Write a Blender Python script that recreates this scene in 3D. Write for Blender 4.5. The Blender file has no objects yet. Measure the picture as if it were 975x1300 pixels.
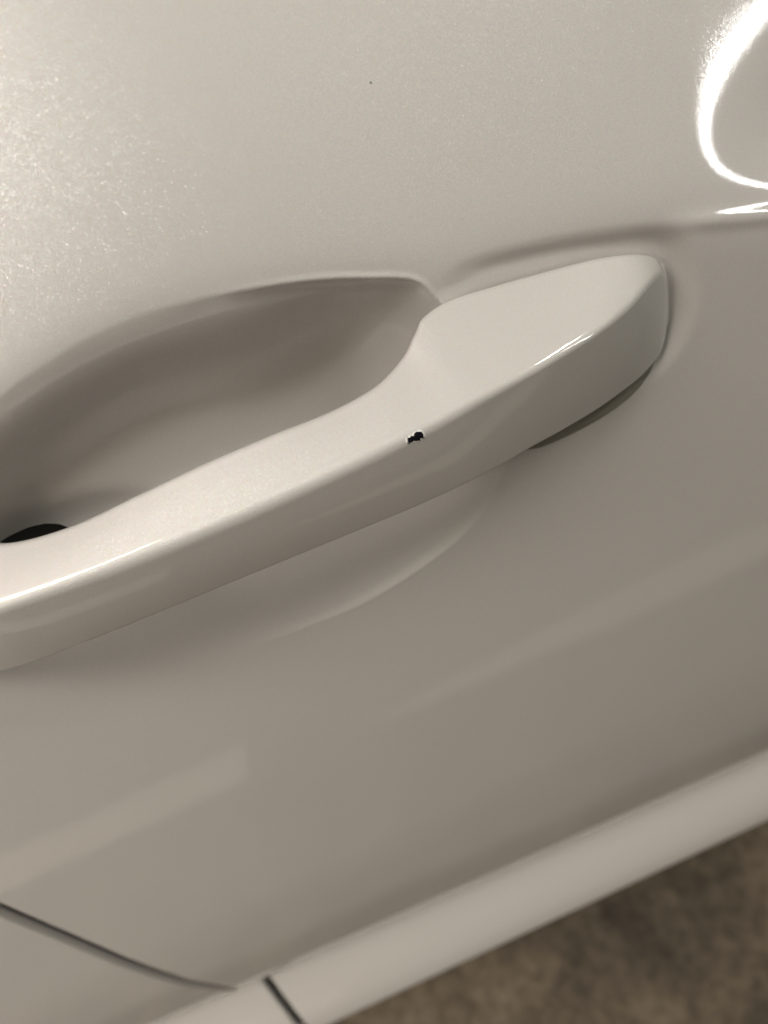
import bpy, bmesh, math, random
import numpy as np
from mathutils import Vector, Matrix

random.seed(4)
C = bpy.context.scene.collection
SC = bpy.context.scene

# ------------------------------------------------------------------ camera
# Phone camera held about 24 cm from the handle, looking 45 degrees down,
# the phone rolled 25 degrees.  X runs along the car, -Y points out of it.
cam_d = bpy.data.cameras.new('camera')
cam = bpy.data.objects.new('camera', cam_d)
C.objects.link(cam)
DC, RO = math.radians(45), math.radians(25)
F = Vector((0, math.cos(DC), -math.sin(DC)))
U0 = Vector((0, math.sin(DC), math.cos(DC)))
R0 = Vector((1, 0, 0))
Rr = R0 * math.cos(RO) - U0 * math.sin(RO)
Uu = R0 * math.sin(RO) + U0 * math.cos(RO)
CAM = Vector((0, -0.212, 1.054))
M = Matrix((Rr, Uu, -F)).transposed().to_4x4()
M.translation = CAM
cam.matrix_world = M
cam_d.sensor_fit = 'VERTICAL'
cam_d.sensor_height = 9.13
cam_d.sensor_width = 6.85
cam_d.lens = 6.86
cam_d.clip_start = 0.01
cam_d.clip_end = 200
cam_d.dof.use_dof = True
cam_d.dof.focus_distance = 0.247
cam_d.dof.aperture_fstop = 1.78
SC.camera = cam

# ------------------------------------------------------------------ world and lamps
w = bpy.data.worlds.new('World')
SC.world = w
w.use_nodes = True
bg = w.node_tree.nodes['Background']
bg.inputs[0].default_value = (1.0, 0.99, 0.76, 1)
bg.inputs[1].default_value = 0.085

SC.view_settings.view_transform = 'Standard'
SC.view_settings.look = 'None'
SC.view_settings.exposure = 0.0
SC.view_settings.gamma = 1.0
SC.view_settings.use_curve_mapping = False
SC.cycles.denoising_prefilter = 'NONE'


def area(name, loc, target, sx, sy, power, col=(1.0, 0.92, 0.82)):
    d = bpy.data.lights.new(name, 'AREA')
    d.shape = 'RECTANGLE'
    d.size, d.size_y = sx, sy
    d.energy = power
    d.color = col
    o = bpy.data.objects.new(name, d)
    C.objects.link(o)
    o.location = loc
    v = Vector(target) - Vector(loc)
    o.rotation_euler = v.to_track_quat('-Z', 'Y').to_euler()
    return o


area('ceiling_lamp', (-0.9, -0.68, 2.7), (-0.2, 0, 0.8), 1.0, 0.45, 40, (1.0, 0.935, 0.875))
area('ceiling_lamp', (1.75, -0.86, 2.7), (0, 0, 0.9), 0.35, 0.2, 16, (0.97, 1.0, 0.9))
k2 = area('ceiling_lamp', (-2.2, -1.8, 2.7), (-1.2, 0, 0.6), 0.9, 0.4, 11, (1.0, 0.925, 0.82))
k2.data.spread = math.radians(54)

# an upright fluorescent tube on a pillar some five metres off, mirrored in the shoulder ahead of the handle
AZ = math.radians(49.5)
tube = area('pillar_lamp', (0.16 + 5 * math.sin(AZ), -5 * math.cos(AZ), 1.75), (0.16, 0, 1.75), 0.15, 2.5, 30, (1.0, 0.98, 0.95))


# ------------------------------------------------------------------ materials
def new_mat(name):
    m = bpy.data.materials.new(name)
    m.use_nodes = True
    nt = m.node_tree
    for n in list(nt.nodes):
        nt.nodes.remove(n)
    out = nt.nodes.new('ShaderNodeOutputMaterial')
    return m, nt, out


def paint():
    """Pearl white: pale base, a layer of tilted mica flakes, clear lacquer."""
    m, nt, out = new_mat('pearl_paint')
    N, L = nt.nodes.new, nt.links.new
    geo = N('ShaderNodeNewGeometry')
    tc = N('ShaderNodeTexCoord')

    def flakes(scale, tilt):
        vo = N('ShaderNodeTexVoronoi')
        vo.feature = 'F1'
        vo.inputs['Scale'].default_value = scale
        L(tc.outputs['Object'], vo.inputs['Vector'])
        sub = N('ShaderNodeVectorMath'); sub.operation = 'SUBTRACT'
        sub.inputs[1].default_value = (0.5, 0.5, 0.5)
        L(vo.outputs['Color'], sub.inputs[0])
        sc = N('ShaderNodeVectorMath'); sc.operation = 'SCALE'
        sc.inputs['Scale'].default_value = tilt
        L(sub.outputs[0], sc.inputs[0])
        ad = N('ShaderNodeVectorMath'); ad.operation = 'ADD'
        L(geo.outputs['Normal'], ad.inputs[0]); L(sc.outputs[0], ad.inputs[1])
        no = N('ShaderNodeVectorMath'); no.operation = 'NORMALIZE'
        L(ad.outputs[0], no.inputs[0])
        return no.outputs[0], vo.outputs['Color']

    base = N('ShaderNodeBsdfDiffuse')
    base.inputs['Color'].default_value = (0.56, 0.53, 0.5, 1)
    fl = N('ShaderNodeBsdfAnisotropic')
    fl.inputs['Color'].default_value = (0.66, 0.63, 0.585, 1)
    fl.inputs['Roughness'].default_value = 0.57
    fn, fc = flakes(5200, 0.26)
    L(fn, fl.inputs['Normal'])
    # every flake has its own brightness and a faint tint
    ft = N('ShaderNodeMix'); ft.data_type = 'RGBA'; ft.blend_type = 'MIX'
    ft.inputs[0].default_value = 0.3
    ft.inputs[6].default_value = (0.66, 0.63, 0.6, 1)
    L(fc, ft.inputs[7])
    L(ft.outputs[2], fl.inputs['Color'])
    mx = N('ShaderNodeMixShader')
    mx.inputs[0].default_value = 0.28
    L(base.outputs[0], mx.inputs[1]); L(fl.outputs[0], mx.inputs[2])
    # a few larger flakes that glint on their own
    gl = N('ShaderNodeBsdfAnisotropic')
    gl.inputs['Color'].default_value = (0.95, 0.93, 0.9, 1)
    gl.inputs['Roughness'].default_value = 0.3
    gn, gc = flakes(4600, 0.6)
    L(gn, gl.inputs['Normal'])
    sp = N('ShaderNodeSeparateColor'); L(gc, sp.inputs[0])
    th = N('ShaderNodeMath'); th.operation = 'GREATER_THAN'; th.inputs[1].default_value = 0.9
    L(sp.outputs[2], th.inputs[0])
    mk = N('ShaderNodeMath'); mk.operation = 'MULTIPLY'; mk.inputs[1].default_value = 0.11
    L(th.outputs[0], mk.inputs[0])
    mg = N('ShaderNodeMixShader')
    L(mk.outputs[0], mg.inputs[0]); L(mx.outputs[0], mg.inputs[1]); L(gl.outputs[0], mg.inputs[2])
    # orange peel and flake texture in the lacquer
    cn, _ = flakes(2600, 0.007)
    coat = N('ShaderNodeBsdfAnisotropic')
    coat.inputs['Roughness'].default_value = 0.045
    coat.inputs['Color'].default_value = (1, 1, 1, 1)
    L(cn, coat.inputs['Normal'])
    fr = N('ShaderNodeFresnel')
    fr.inputs['IOR'].default_value = 1.5
    top = N('ShaderNodeMixShader')
    L(fr.outputs[0], top.inputs[0])
    L(mg.outputs[0], top.inputs[1]); L(coat.outputs[0], top.inputs[2])
    L(top.outputs[0], out.inputs['Surface'])
    return m


def plain(name, col, rough, spec=0.5):
    m, nt, out = new_mat(name)
    b = nt.nodes.new('ShaderNodeBsdfPrincipled')
    b.inputs['Base Color'].default_value = (*col, 1)
    b.inputs['Roughness'].default_value = rough
    b.inputs['Specular IOR Level'].default_value = spec
    nz = nt.nodes.new('ShaderNodeTexNoise')
    nz.inputs['Scale'].default_value = 900
    bp = nt.nodes.new('ShaderNodeBump')
    bp.inputs['Strength'].default_value = 0.2
    bp.inputs['Distance'].default_value = 0.0005
    nt.links.new(nz.outputs[0], bp.inputs['Height'])
    nt.links.new(bp.outputs[0], b.inputs['Normal'])
    nt.links.new(b.outputs[0], out.inputs['Surface'])
    return m


def ground_mat():
    m, nt, out = new_mat('stained_concrete')
    N, L = nt.nodes.new, nt.links.new
    tc = N('ShaderNodeTexCoord')
    a = N('ShaderNodeTexNoise')
    a.inputs['Scale'].default_value = 6.5
    a.inputs['Detail'].default_value = 8
    a.inputs['Roughness'].default_value = 0.62
    a.inputs['Distortion'].default_value = 0.6
    L(tc.outputs['Object'], a.inputs['Vector'])
    r = N('ShaderNodeValToRGB')
    r.color_ramp.elements[0].position = 0.34
    r.color_ramp.elements[0].color = (0.036, 0.026, 0.0155, 1)
    r.color_ramp.elements[1].position = 0.68
    r.color_ramp.elements[1].color = (0.16, 0.122, 0.08, 1)
    L(a.outputs[0], r.inputs[0])
    v = N('ShaderNodeTexNoise')
    v.inputs['Scale'].default_value = 60
    v.inputs['Detail'].default_value = 6
    L(tc.outputs['Object'], v.inputs['Vector'])
    r2 = N('ShaderNodeValToRGB')
    r2.color_ramp.elements[0].position = 0.35
    r2.color_ramp.elements[0].color = (0.62, 0.6, 0.57, 1)
    r2.color_ramp.elements[1].position = 0.6
    r2.color_ramp.elements[1].color = (1, 1, 1, 1)
    L(v.outputs[0], r2.inputs[0])
    mu = N('ShaderNodeMix'); mu.data_type = 'RGBA'; mu.blend_type = 'MULTIPLY'
    mu.inputs[0].default_value = 1
    L(r.outputs[0], mu.inputs[6]); L(r2.outputs[0], mu.inputs[7])
    b = N('ShaderNodeBsdfPrincipled')
    b.inputs['Roughness'].default_value = 0.8
    L(mu.outputs[2], b.inputs['Base Color'])
    bp = N('ShaderNodeBump')
    bp.inputs['Strength'].default_value = 0.5
    bp.inputs['Distance'].default_value = 0.003
    L(v.outputs[0], bp.inputs['Height']); L(bp.outputs[0], b.inputs['Normal'])
    L(b.outputs[0], out.inputs['Surface'])
    return m


PAINT = paint()
BLACK = plain('black_plastic', (0.008, 0.007, 0.006), 0.7, 0.1)
RUBBER = plain('dark_seal', (0.012, 0.012, 0.012), 0.6)
SHADE = plain('handle_shade', (0.2, 0.185, 0.15), 0.75, 0.2)  # colour of the shade painted under the front end of the handle
PRIMER = plain('chipped_lacquer_edge', (0.72, 0.7, 0.66), 0.5)
BARE = plain('bare_black_plastic', (0.004, 0.003, 0.006), 0.8, 0.1)
LINE = plain('worn_line_paint', (0.44, 0.4, 0.32), 0.7)
GROUND = ground_mat()


# ------------------------------------------------------------------ helpers
def link(name, verts, faces, mat, parent=None, normals=None, smooth=True):
    me = bpy.data.meshes.new(name)
    me.from_pydata(verts, [], faces)
    me.materials.append(mat)
    if smooth:
        me.polygons.foreach_set('use_smooth', [True] * len(me.polygons))
    me.update()
    if normals is not None:
        me.normals_split_custom_set_from_vertices(normals)
    o = bpy.data.objects.new(name, me)
    C.objects.link(o)
    if parent:
        o.parent = parent
    return o


def pchip(xs, ys):
    xs = np.asarray(xs, float); ys = np.asarray(ys, float)
    h = np.diff(xs); d = np.diff(ys) / h
    m = np.zeros(len(xs))
    for i in range(1, len(xs) - 1):
        if d[i - 1] * d[i] > 0:
            w1 = 2 * h[i] + h[i - 1]; w2 = h[i] + 2 * h[i - 1]
            m[i] = (w1 + w2) / (w1 / d[i - 1] + w2 / d[i])
    m[0], m[-1] = d[0], d[-1]

    def f(x):
        x = np.clip(np.asarray(x, float), xs[0], xs[-1])
        k = np.clip(np.searchsorted(xs, x) - 1, 0, len(xs) - 2)
        t = (x - xs[k]) / h[k]
        return ((2 * t**3 - 3 * t**2 + 1) * ys[k] + (t**3 - 2 * t**2 + t) * h[k] * m[k]
                + (-2 * t**3 + 3 * t**2) * ys[k + 1] + (t**3 - t**2) * h[k] * m[k + 1])
    return f


def smooth01(t):
    t = np.clip(t, 0, 1)
    return t * t * t * (t * (6 * t - 15) + 10)


def catmull(P, n):
    """closed Catmull-Rom through P (rows), n samples per span"""
    P = np.asarray(P, float); k = len(P); out = []
    for i in range(k):
        p0, p1, p2, p3 = P[i - 1], P[i], P[(i + 1) % k], P[(i + 2) % k]
        for j in range(n):
            t = j / n
            out.append(0.5 * (2 * p1 + (p2 - p0) * t + (2 * p0 - 5 * p1 + 4 * p2 - p3) * t * t
                              + (3 * p1 - p0 - 3 * p2 + p3) * t**3))
    return np.array(out)


def poly_dist(poly, X, Z):
    """signed distance (positive inside) to a closed polygon whose rows are x, z, extra; also extra at the nearest point"""
    m = len(poly[0]) - 2
    best = np.full(X.shape, 1e9); ext = [np.zeros(X.shape) for _ in range(m)]; ins = np.zeros(X.shape, bool)
    n = len(poly)
    for i in range(n):
        a, b = poly[i], poly[(i + 1) % n]
        dx, dz = b[0] - a[0], b[1] - a[1]
        t = np.clip(((X - a[0]) * dx + (Z - a[1]) * dz) / (dx * dx + dz * dz + 1e-12), 0, 1)
        dd = np.hypot(X - a[0] - t * dx, Z - a[1] - t * dz)
        q = dd < best
        best = np.where(q, dd, best)
        for c in range(m):
            ext[c] = np.where(q, a[2 + c] + t * (b[2 + c] - a[2 + c]), ext[c])
        c = ((a[1] > Z) != (b[1] > Z)) & (X < dx * (Z - a[1]) / (dz if abs(dz) > 1e-12 else 1e-12) + a[0])
        ins ^= c
    return np.where(ins, best, -best), ext


# ------------------------------------------------------------------ shape of the body side (millimetres)
profile = pchip([180, 271, 288, 310, 330, 346, 358, 370, 382, 392, 401, 410, 420, 440, 470, 520, 600, 700, 800, 900, 950, 1300],
                [-6, 1, -2, -9.5, -17.5, -24, -28.5, -30.5, -30.2, -26.5, -19.5, -13.2, -9.6, -5.6, -1.5, 4, 7, 7, 5, 1, 0, 0])
arc_points = pchip([-900, -300, -200, -140, -110, -88, -70, -55, -35, -12, 10, 43, 79, 101, 128, 162, 220, 320, 900],
            [915, 918, 926, 938, 945, 950, 953.5, 955, 954, 949, 942, 930, 923, 917, 908, 895, 878, 866, 860])
AX = np.arange(-900.0, 901.0, 1.0)
_k = np.exp(-0.5 * (np.arange(-36, 37) / 12.0) ** 2); _k /= _k.sum()
AZC = np.convolve(np.pad(arc_points(AX), 36, mode='edge'), _k, mode='valid')


def arc(x):
    return np.interp(x, AX, AZC)


TILT = math.tan(math.radians(20))

# rows: x, z, width of the wall, how crisp the rim is
CUP = catmull([(-152, 835, 90, 0), (-100, 813, 95, 0), (-45, 804, 95, .15), (-15, 804, 92, .25), (16, 811, 86, .25), (35, 821, 76, .12),
               (45, 833, 66, .08), (57, 853, 54, .3), (56, 885, 46, .7), (49, 906, 44, 1), (44, 919, 42, 1), (39, 928, 42, 1),
               (26, 935, 46, 1), (10, 942, 54, .7), (-12, 949, 60, .3), (-35, 954, 56, .1), (-55, 955, 54, .1), (-70, 953.5, 52, .1),
               (-88, 950, 50, .1), (-120, 940, 50, .1), (-155, 915, 48, 0), (-172, 875, 48, 0)], 5)
CUP_DEPTH = 25.0
POCKET = catmull([(40, 850, 16), (70, 848, 15), (100, 846, 15), (122, 852, 14), (133, 868, 13), (134, 890, 13), (127, 905, 12),
                  (105, 914, 11), (80, 921, 10), (50, 926, 10), (30, 915, 10), (25, 880, 10)], 5)
POCKET_DEPTH = 3.2


GX, GZ = np.arange(-200, 101, 1.0), np.arange(760, 1001, 1.0)


def blur(a, sigma):
    n = int(3 * sigma); k = np.exp(-0.5 * (np.arange(-n, n + 1) / sigma) ** 2); k /= k.sum()
    for ax in (0, 1):
        p = np.pad(a, [(n, n) if q == ax else (0, 0) for q in (0, 1)], mode='edge')
        a = sum(k[i] * np.take(p, np.arange(i, i + a.shape[ax]), axis=ax) for i in range(2 * n + 1))
    return a


def ramp(t):
    # rounded start, straight wall, tighter turn into the floor
    u = np.linspace(0, 1, 401)
    g = smooth01(u / 0.28) * smooth01((1 - u) / 0.16)
    c = np.concatenate([[0], np.cumsum((g[1:] + g[:-1]) / 2)])
    return np.interp(np.clip(t, 0, 1), u, c / c[-1])


def cup_field():
    X, Z = np.meshgrid(GX, GZ, indexing='ij')
    d, (wd, crisp) = poly_dist(CUP, X, Z)
    wd, crisp = blur(wd, 8), blur(crisp, 5)
    soft = blur(ramp((d + 2) / wd), 5)
    t = np.clip(d / 13, 0, 1)
    hard = 0.34 * (1 - (1 - t) ** 2)
    hard = hard + (blur(hard, 5) - hard) * smooth01((d - 2) / 6)
    return CUP_DEPTH * (soft * (1 - 0.34 * crisp * np.clip(d / 2 + 1, 0, 1)) + crisp * hard)


CUP_FIELD = cup_field()


def sample(A, X, Z):
    fx = np.clip(X - GX[0], 0, len(GX) - 1.001); fz = np.clip(Z - GZ[0], 0, len(GZ) - 1.001)
    i = fx.astype(int); j = fz.astype(int); u = fx - i; v = fz - j
    return A[i, j] * (1 - u) * (1 - v) + A[i + 1, j] * u * (1 - v) + A[i, j + 1] * (1 - u) * v + A[i + 1, j + 1] * u * v


def inward(X, Z):
    """how far the skin lies inside the reference plane, in mm, for arrays X, Z"""
    # the tuck above the sill flare sinks towards the front of the door
    y = -profile(Z + 24 * np.clip((X + 254) / 445, -0.5, 1.5) * smooth01((Z - 274) / 95) * smooth01((620 - Z) / 170))
    za = arc(X)
    h = Z - za
    ref = za + (925 - za) * smooth01(h / 220)
    h = Z - ref
    s = 6.0
    y = y + TILT * s * np.logaddexp(0, h / s) + 0.0011 * np.clip(h, 0, 400) ** 2
    # the crest of the shoulder sharpens to a bead ahead of the handle
    y = y - 1.0 * smooth01((X - 118) / 26) * np.exp(-((Z - za + 1.5) / 3.2) ** 2)
    # a shallow dish in the shoulder further ahead
    gx = np.clip(X - 130, 0, 60)
    hz = Z - 919.5 + 0.15 * (X - 142)
    run = np.clip(X - 142, -10, 60)
    sg = np.where(hz > 0, 16 + 0.19 * run, 15 + 0.02 * run)
    y = y + 0.0016 * gx ** 2 * np.exp(-(hz / sg) ** 2) * (1 - smooth01((X - 191) / 60))
    near = (np.abs(X) < 240) & (Z > 760) & (Z < 1000)
    y[near] += sample(CUP_FIELD, X[near], Z[near])
    d, (wd, crisp) = poly_dist(CUP, X[near], Z[near])
    y[near] -= 0.55 * crisp * np.exp(-((d + 0.3) / 1.2) ** 2)
    d, (wd,) = poly_dist(POCKET, X[near], Z[near])
    y[near] += POCKET_DEPTH * smooth01((d + 3) / wd) * smooth01((X[near] - 36) / 40)
    return y


def steps(*spans):
    out = []
    for a, b, st in spans:
        n = max(1, int(round(abs(b - a) / st)))
        out += [a + (b - a) * i / n for i in range(n)]
    return out + [spans[-1][1]]


def hem(n=4, r=1.6, deep=16):
    """pairs (distance from the edge, extra depth) rolling a panel edge inward"""
    o = [(r - r * math.sin(a), r - r * math.cos(a)) for a in [math.pi / 2 * i / n for i in range(1, n + 1)]]
    return o + [(0.0, deep * 0.4), (0.0, float(deep))]


def panel(name, xs, zs, mat, parent, hem_left=False, hem_right=False, cup=False):
    X1 = [(x, 0.0) for x in xs]
    if hem_left:
        X1 = [(xs[0] + e, dp) for e, dp in reversed(hem())] + [q for q in X1 if q[0] > xs[0] + 1.7]
    if hem_right:
        X1 = [q for q in X1 if q[0] < xs[-1] - 1.7] + [(xs[-1] - e, dp) for e, dp in hem()]
    Z1 = [(z, 0.0) for z in zs]
    Z1 = [(zs[0] + e, dp) for e, dp in reversed(hem(5, 4.0, 26))] + [q for q in Z1 if q[0] > zs[0] + 4.1]
    gx = np.array([q[0] for q in X1]); ix = np.array([q[1] for q in X1])
    gz = np.array([q[0] for q in Z1]); iz = np.array([q[1] for q in Z1])
    X, Z = np.meshgrid(gx, gz, indexing='ij')
    Y = inward(X, Z) + np.maximum(ix[:, None], iz[None, :])
    P = np.stack([X, Y, Z], -1) / 1000.0
    nx, nz = len(gx), len(gz)
    e = np.zeros_like(P); e[1:-1] = P[2:] - P[:-2]; e[0] = P[1] - P[0]; e[-1] = P[-1] - P[-2]
    g = np.zeros_like(P); g[:, 1:-1] = P[:, 2:] - P[:, :-2]; g[:, 0] = P[:, 1] - P[:, 0]; g[:, -1] = P[:, -1] - P[:, -2]
    nn = np.cross(e, g)
    nn /= np.linalg.norm(nn, axis=-1, keepdims=True) + 1e-12
    ii, jj = np.meshgrid(np.arange(nx - 1), np.arange(nz - 1), indexing='ij')
    a = ii * nz + jj
    quads = np.stack([a, a + nz, a + nz + 1, a + 1], -1)
    inside = np.zeros((nx - 1, nz - 1), bool)
    if cup:
        cxm = (X[:-1, :-1] + X[1:, 1:]) / 2; czm = (Z[:-1, :-1] + Z[1:, 1:]) / 2
        d, _ = poly_dist(CUP, cxm, czm)
        inside = d > 0
    V = P.reshape(-1, 3); NN = nn.reshape(-1, 3)

    def sub(nm, q, par):
        used = np.unique(q)
        mp = np.zeros(len(V), int); mp[used] = np.arange(len(used))
        return link(nm, V[used].tolist(), mp[q].tolist(), mat, par, NN[used].tolist())
    o = sub(name, quads[~inside], parent)
    if cup:
        sub('handle_recess', quads[inside], o)
    return o


# ------------------------------------------------------------------ ground
gnd = link('ground', [(-30, -30, 0), (30, -30, 0), (30, 30, 0), (-30, 30, 0)], [(0, 1, 2, 3)], GROUND, smooth=False)
gnd['kind'] = 'structure'

# a worn pale line painted along the parking bay, broken beside the door
def strip(x0, x1, y0, y1, worn=0.0):
    n = 80; V = []; f = []
    for i in range(n + 1):
        x = x0 + (x1 - x0) * i / n
        wob = [random.uniform(-0.004, 0.004) for _ in (0, 1)]
        # the worn end has thinned away
        k = min(1.0, 0.12 + (x - x0) / worn) if worn else 1.0
        ym, yh = (y0 + y1) / 2, (y1 - y0) / 2 * k
        V += [(x, ym - yh + wob[0] * k, 0.004), (x, ym + yh + wob[1] * k, 0.004)]
        if i < n:
            a = 2 * i
            f.append((a, a + 2, a + 3, a + 1))
    o = link('bay_line', V, f, LINE, smooth=False)
    o['kind'] = 'structure'


strip(-2.6, -0.37, -0.56, -0.47)
strip(-0.17, 3.0, -0.51, -0.42, 0.5)

# ------------------------------------------------------------------ the car side
car = bpy.data.objects.new('parked_car', None)
C.objects.link(car)
car['label'] = 'pearl white car side with a chipped door handle, parked above brown stained ground'
car['category'] = 'car'

zs = steps((271, 360, 4), (360, 430, 2), (430, 440, 4), (440, 770, 5), (770, 900, 1), (900, 950, 0.5), (950, 1000, 0.9), (1000, 1140, 4))
xs_front = steps((-258.5, -240, 2), (-240, -165, 3), (-165, -25, 1), (-25, 60, 0.5), (60, 195, 0.9), (195, 260, 4), (260, 760, 12))
front = panel('front_door', xs_front, zs, PAINT, car, hem_left=True, cup=True)
xs_rear = steps((-1000, -420, 12), (-420, -290, 4), (-290, -266.2, 2))
rear = panel('rear_door', xs_rear, zs, PAINT, car, hem_right=True)


def box(name, lo, hi, mat, parent):
    (a, b, c), (d, e, f) = lo, hi
    v = [(a, b, c), (d, b, c), (d, e, c), (a, e, c), (a, b, f), (d, b, f), (d, e, f), (a, e, f)]
    q = [(0, 3, 2, 1), (4, 5, 6, 7), (0, 1, 5, 4), (1, 2, 6, 5), (2, 3, 7, 6), (3, 0, 4, 7)]
    return link(name, v, q, mat, parent, smooth=False)


# dark sill and the pillar behind the gap between the doors
box('body_sill', (-1.0, 0.06, 0.2), (0.76, 0.6, 0.29), BLACK, car)
box('door_pillar', (-0.33, 0.075, 0.3), (-0.19, 0.12, 1.12), RUBBER, car)


def seal():
    # a rubber strip that lies in the gap, just below the two door skins, from sill to belt line
    V, f = [], []
    for z in list(range(286, 1130, 6)):
        for x in (-268.5, -262, -255.5):
            y = float(inward(np.array([x]), np.array([float(z)]))[0]) + (4.5 if x == -262 else 6.0)
            V.append((x / 1000, y / 1000, z / 1000))
    for i in range(len(V) // 3 - 1):
        for j in (0, 1):
            a = 3 * i + j
            f.append((a, a + 1, a + 4, a + 3))
    return link('door_seal', V, f, RUBBER, car)


seal()


# ------------------------------------------------------------------ the handle
# rows: top inner edge, crease, lower outer edge (x, outward, z in mm)
ST = np.array([
    [(-196, 3, 905), (-196, 8, 902), (-197, 4.8, 884.98)],
    [(-178, 3, 914), (-180, 14, 904), (-184, 8, 880.3)],
    [(-150, 4, 922), (-160, 24, 908), (-168, 16.8, 878.13)],
    [(-122, 8, 922), (-138, 32, 910.5), (-148, 24.8, 877.63)],
    [(-110, 17.5, 917.1), (-120, 36.5, 911), (-131, 29.3, 877.33)],
    [(-88.8, 21.3, 914.8), (-99.6, 38, 909), (-112.9, 31.2, 876.9)],
    [(-66.2, 21.3, 914.8), (-77.9, 38.5, 906.5), (-87.2, 32, 875.6)],
    [(-43.4, 21.3, 915), (-54.6, 38.5, 904.6), (-61.7, 32, 874.0)],
    [(-20.9, 21.2, 914), (-29.3, 38.5, 903.5), (-34.0, 32, 872.1)],
    [(-1.9, 20.8, 912.4), (-7.3, 38, 903), (-10.6, 31.8, 870.3)],
    [(14.3, 19, 912.5), (11, 37, 902.4), (12.4, 30.6, 867.8)],
    [(25.5, 14.2, 914.4), (27.1, 35.5, 901.9), (30.8, 29, 866.2)],
    [(31.6, 10.2, 917.2), (40.2, 34, 901.9), (44.4, 26.5, 864.6)],
    [(37, 6.5, 919.2), (49.3, 32.5, 901.3), (54.9, 24.3, 863.8)],
    [(47, 4, 919.2), (58.7, 31, 900.7), (68.1, 21.4, 862.1)],
    [(63.5, 3.5, 916.5), (71.3, 28, 899.7), (84.9, 16.5, 859.4)],
    [(83.8, 3.5, 912.7), (86.8, 23.5, 898.5), (98.6, 12, 858.3)],
    [(97.5, 4, 910), (99.8, 18, 897.8), (107.9, 8.5, 857.9)],
    [(109.6, 4, 905.8), (110.4, 12, 898), (116.5, 5, 859.9)],
    [(117, 3, 901), (117.8, 7, 896.2), (119.8, 3.2, 864)],
    [(120.8, 1.5, 896), (121, 4, 890.5), (121.6, 2, 868.5)],
])


def handle_mesh(name, parent):
    k = np.arange(len(ST))
    SUB = 9
    ks = np.linspace(0, len(ST) - 1, (len(ST) - 1) * SUB + 1)

    def spline(col):
        # cardinal cubic through the stations
        y = col; m = np.zeros_like(y); m[1:-1] = (y[2:] - y[:-2]) / 2; m[0] = y[1] - y[0]; m[-1] = y[-1] - y[-2]
        i = np.clip(ks.astype(int), 0, len(y) - 2); t = ks - i
        return ((2 * t**3 - 3 * t**2 + 1) * y[i] + (t**3 - 2 * t**2 + t) * m[i]
                + (-2 * t**3 + 3 * t**2) * y[i + 1] + (t**3 - t**2) * m[i + 1])
    A = np.stack([np.stack([spline(ST[:, c, q]) for q in range(3)], -1) for c in range(3)], 1)
    rc = pchip(k, [2, 3, 4, 4, 4.2, 4.4, 4.4, 4.2, 4, 3.8, 3.6, 3.2, 2.9, 2.6, 2.4, 2.3, 2.3, 2.4, 2.4, 2.4, 1.8])(ks)
    rings = []
    for n, (I, Cr, B) in enumerate(A):
        # back corner: under the lower edge, close to the door at the ends, hollow-gripped in the middle
        depth_back = I[1] * 0.75 - 4 if I[1] > 8 else 0.0
        K = np.array([(I[0] + B[0]) / 2, min(depth_back, B[1] - 2), B[2] + 5])
        T = np.array([I[0], I[1] - 3.0 if I[1] > 8 else I[1] - 4.0, I[2] - 3.0])
        corners = [(T, 1.2), (I, 2.4 if I[1] > 8 else 1.6), (Cr, rc[n]), (B, 1.8), (K, 1.5)]
        ring = []
        m = len(corners)
        for c in range(m):
            p, r = corners[c]
            a = corners[c - 1][0]; b = corners[(c + 1) % m][0]
            ua, ub = a - p, b - p
            la, lb = np.linalg.norm(ua), np.linalg.norm(ub)
            ra = min(r, la * 0.45); rb = min(r, lb * 0.45)
            pa, pb = p + ua / la * ra, p + ub / lb * rb
            for t in np.linspace(0, 1, 9):
                ring.append((1 - t)**2 * pa + 2 * t * (1 - t) * p + t * t * pb)
            # gently crowned faces between the corners
            if c in (1, 2):
                na, nb = pb, b + (p - b) / lb * min(corners[(c + 1) % m][1], lb * 0.45)
                out = np.array([0, 0.25, 0.97]) if c == 1 else np.array([0, 1.0, 0.1])
                cr = (0.35 if c == 1 else 0.55) * min(1.0, lb / 25)
                for t in np.linspace(0, 1, 8)[1:-1]:
                    ring.append(na * (1 - t) + nb * t + out * cr * 4 * t * (1 - t))
        rings.append(np.array(ring))
    # rounded closing rings at both ends
    def close(ring, sgn):
        cen = ring.mean(0); o = []
        for s, dx, dw in ((0.97, 0.7, -0.2), (0.9, 1.2, -0.9), (0.78, 1.4, -2.0), (0.6, 1.4, -3.4)):
            q = cen + (ring - cen) * np.array([s, s, s]); q[:, 0] += sgn * dx; q[:, 1] += dw; o.append(q)
        return o
    rings = list(reversed(close(rings[0], -1))) + rings + close(rings[-1], 1)
    V = np.concatenate(rings); nr = len(rings[0])
    V = np.stack([V[:, 0], -V[:, 1], V[:, 2]], -1) / 1000
    faces = []
    for i in range(len(rings) - 1):
        for j in range(nr):
            a = i * nr + j; b = i * nr + (j + 1) % nr
            faces.append((a, b, b + nr, a + nr))
    faces.append(tuple(range(nr - 1, -1, -1)))
    faces.append(tuple((len(rings) - 1) * nr + j for j in range(nr)))
    o = link(name, V.tolist(), faces, PAINT, parent)
    bm = bmesh.new(); bm.from_mesh(o.data)
    bmesh.ops.recalc_face_normals(bm, faces=bm.faces)
    bm.to_mesh(o.data); bm.free()
    return o


handle = handle_mesh('door_handle', car)

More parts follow.
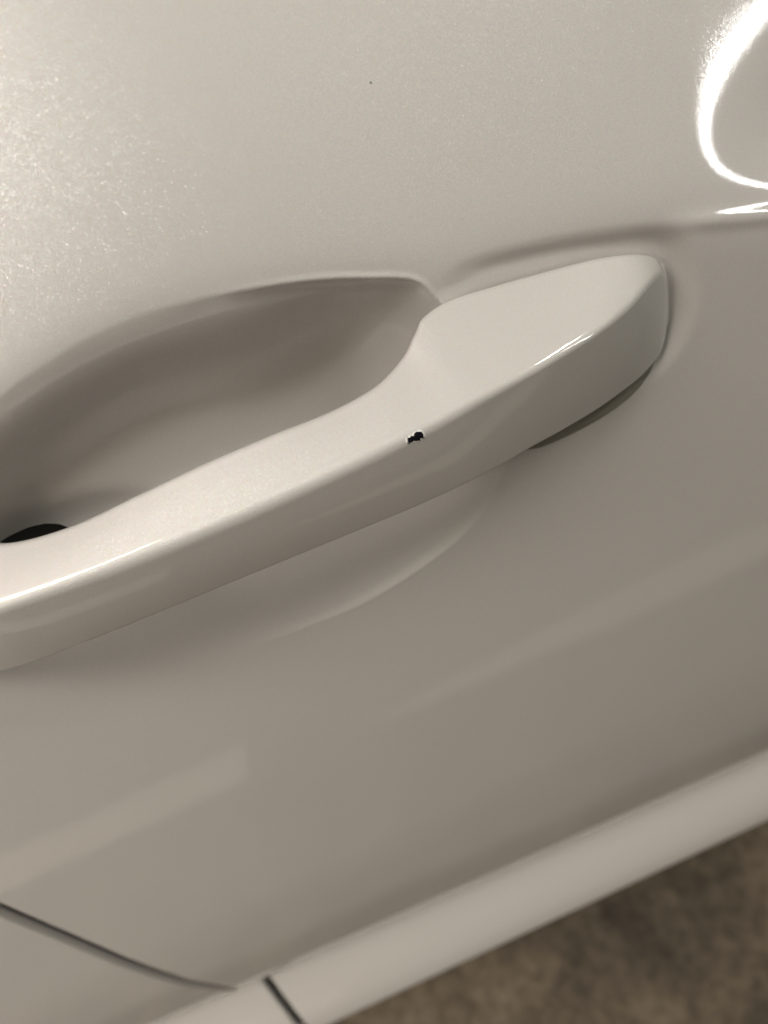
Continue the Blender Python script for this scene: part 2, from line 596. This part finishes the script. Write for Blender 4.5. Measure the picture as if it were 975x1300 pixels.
# dark plastic socket that the rear end of the handle plugs into
def socket():
    n = 28; V = []; f = []
    rings = [(16, 0.3), (13.5, 0.6), (12.5, 0.8), (13, 0.93), (15, 1.0), (34, 1.0)]
    for y, k in rings:
        for j in range(n):
            t = 2 * math.pi * j / n
            ct, st = math.cos(t), math.sin(t)
            V.append(((-140 + 32 * k * ct) / 1000, y / 1000, (879 + 15 * k * st) / 1000))
    f.append(tuple(range(n)))
    for r in range(len(rings) - 1):
        for j in range(n):
            f.append((r * n + j, r * n + n + j, r * n + n + (j + 1) % n, r * n + (j + 1) % n))
    return link('handle_socket', V, f, BLACK, car)


socket()

# added strip, coloured as the shade and reflection under the handle's front end
def shade_strip():
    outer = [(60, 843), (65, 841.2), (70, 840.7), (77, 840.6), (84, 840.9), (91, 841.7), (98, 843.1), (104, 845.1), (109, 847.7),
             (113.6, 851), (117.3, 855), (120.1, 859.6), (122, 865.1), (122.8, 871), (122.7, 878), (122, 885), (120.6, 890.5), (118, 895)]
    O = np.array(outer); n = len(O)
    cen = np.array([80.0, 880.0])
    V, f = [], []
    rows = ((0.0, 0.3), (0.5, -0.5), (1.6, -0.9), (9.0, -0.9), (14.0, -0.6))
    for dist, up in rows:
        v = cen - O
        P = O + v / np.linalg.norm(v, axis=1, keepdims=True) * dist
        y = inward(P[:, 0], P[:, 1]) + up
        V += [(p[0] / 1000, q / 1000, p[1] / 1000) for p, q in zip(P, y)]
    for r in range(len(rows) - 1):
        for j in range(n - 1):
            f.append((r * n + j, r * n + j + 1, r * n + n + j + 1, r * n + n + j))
    return link('handle_shade_strip', V, f, SHADE, car)


shade_strip()

# ------------------------------------------------------------------ paint chip on the crease of the handle
from mathutils.bvhtree import BVHTree
bm = bmesh.new(); bm.from_mesh(handle.data)
tree = BVHTree.FromBMesh(bm); bm.free()


def on_handle(x, z, lift):
    """the point of the handle met by a slanting line through (x, crease depth, z), lifted off the surface"""
    d = Vector((0, 0.72, -0.69)).normalized()
    hit, n, _, _ = tree.ray_cast(Vector((x, -0.036, z)) - d * 0.05, d)
    return hit + n * lift


def patch(name, outline, lift, mat, rings=5):
    c = (sum(p[0] for p in outline) / len(outline), sum(p[1] for p in outline) / len(outline))
    V = [on_handle(c[0] / 1000, c[1] / 1000, lift)]
    n = len(outline)
    for k in range(1, rings + 1):
        for p in outline:
            q = (c[0] + (p[0] - c[0]) * k / rings, c[1] + (p[1] - c[1]) * k / rings)
            V.append(on_handle(q[0] / 1000, q[1] / 1000, lift * (1 if k < rings else 0.15)))
    f = [(0, 1 + j, 1 + (j + 1) % n) for j in range(n)]
    for k in range(rings - 1):
        for j in range(n):
            a = 1 + k * n
            f.append((a + j, a + n + j, a + n + (j + 1) % n, a + (j + 1) % n))
    return link(name, [tuple(v) for v in V], f, mat, handle)


def chip_outline(grow, seed, jag):
    rnd = random.Random(seed)
    core = [(-3.1, -1.25), (-2.6, -0.55), (-1.9, -0.4), (-1.3, 0.05), (-0.5, 0.1), (0.1, 0.75), (0.9, 1.0), (1.7, 1.25),
            (2.5, 1.3), (2.8, 0.75), (2.5, 0.1), (1.9, 0.35), (1.4, -0.1), (1.2, -0.6), (0.4, -0.75), (-0.3, -0.95),
            (-1.2, -1.0), (-1.9, -1.35), (-2.6, -1.3), (-2.9, -1.7)]
    out = []
    for x, z in core:
        z = (z - 0.36 * x) * 2.7
        r = math.hypot(x, z) or 1
        g = grow + rnd.uniform(-jag, jag)
        out.append((CHIP[0] + x + x / r * g, CHIP[1] + z * 0.9 + z / r * g))
    return out


CHIP = (18.2, 901.6)
rim = patch('chip_rim', chip_outline(0.42, 3, 0.2), 0.00016, PRIMER)
rim['label'] = 'pale flaking lacquer edge around the chip'
chip = patch('paint_chip', chip_outline(-0.05, 8, 0.12), 0.0003, BARE)
chip['label'] = 'small ragged black paint chip'


# a single dark speck on the upper door
sx, sz = 48.0, 979.0
V, f = [], []
for r, h in ((0.32, -0.02), (0.22, 0.06), (0.08, 0.09)):
    for j in range(9):
        t = 2 * math.pi * j / 9
        x, z = sx + r * (1 + 0.25 * math.sin(3 * j)) * math.cos(t), sz + r * math.sin(t)
        V.append((x / 1000, (float(inward(np.array([x]), np.array([z]))[0]) - h) / 1000, z / 1000))
for k in range(2):
    for j in range(9):
        f.append((k * 9 + j, k * 9 + (j + 1) % 9, k * 9 + 9 + (j + 1) % 9, k * 9 + 9 + j))
f.append(tuple(18 + j for j in range(9)))
link('dark_speck', V, f, BARE, front)
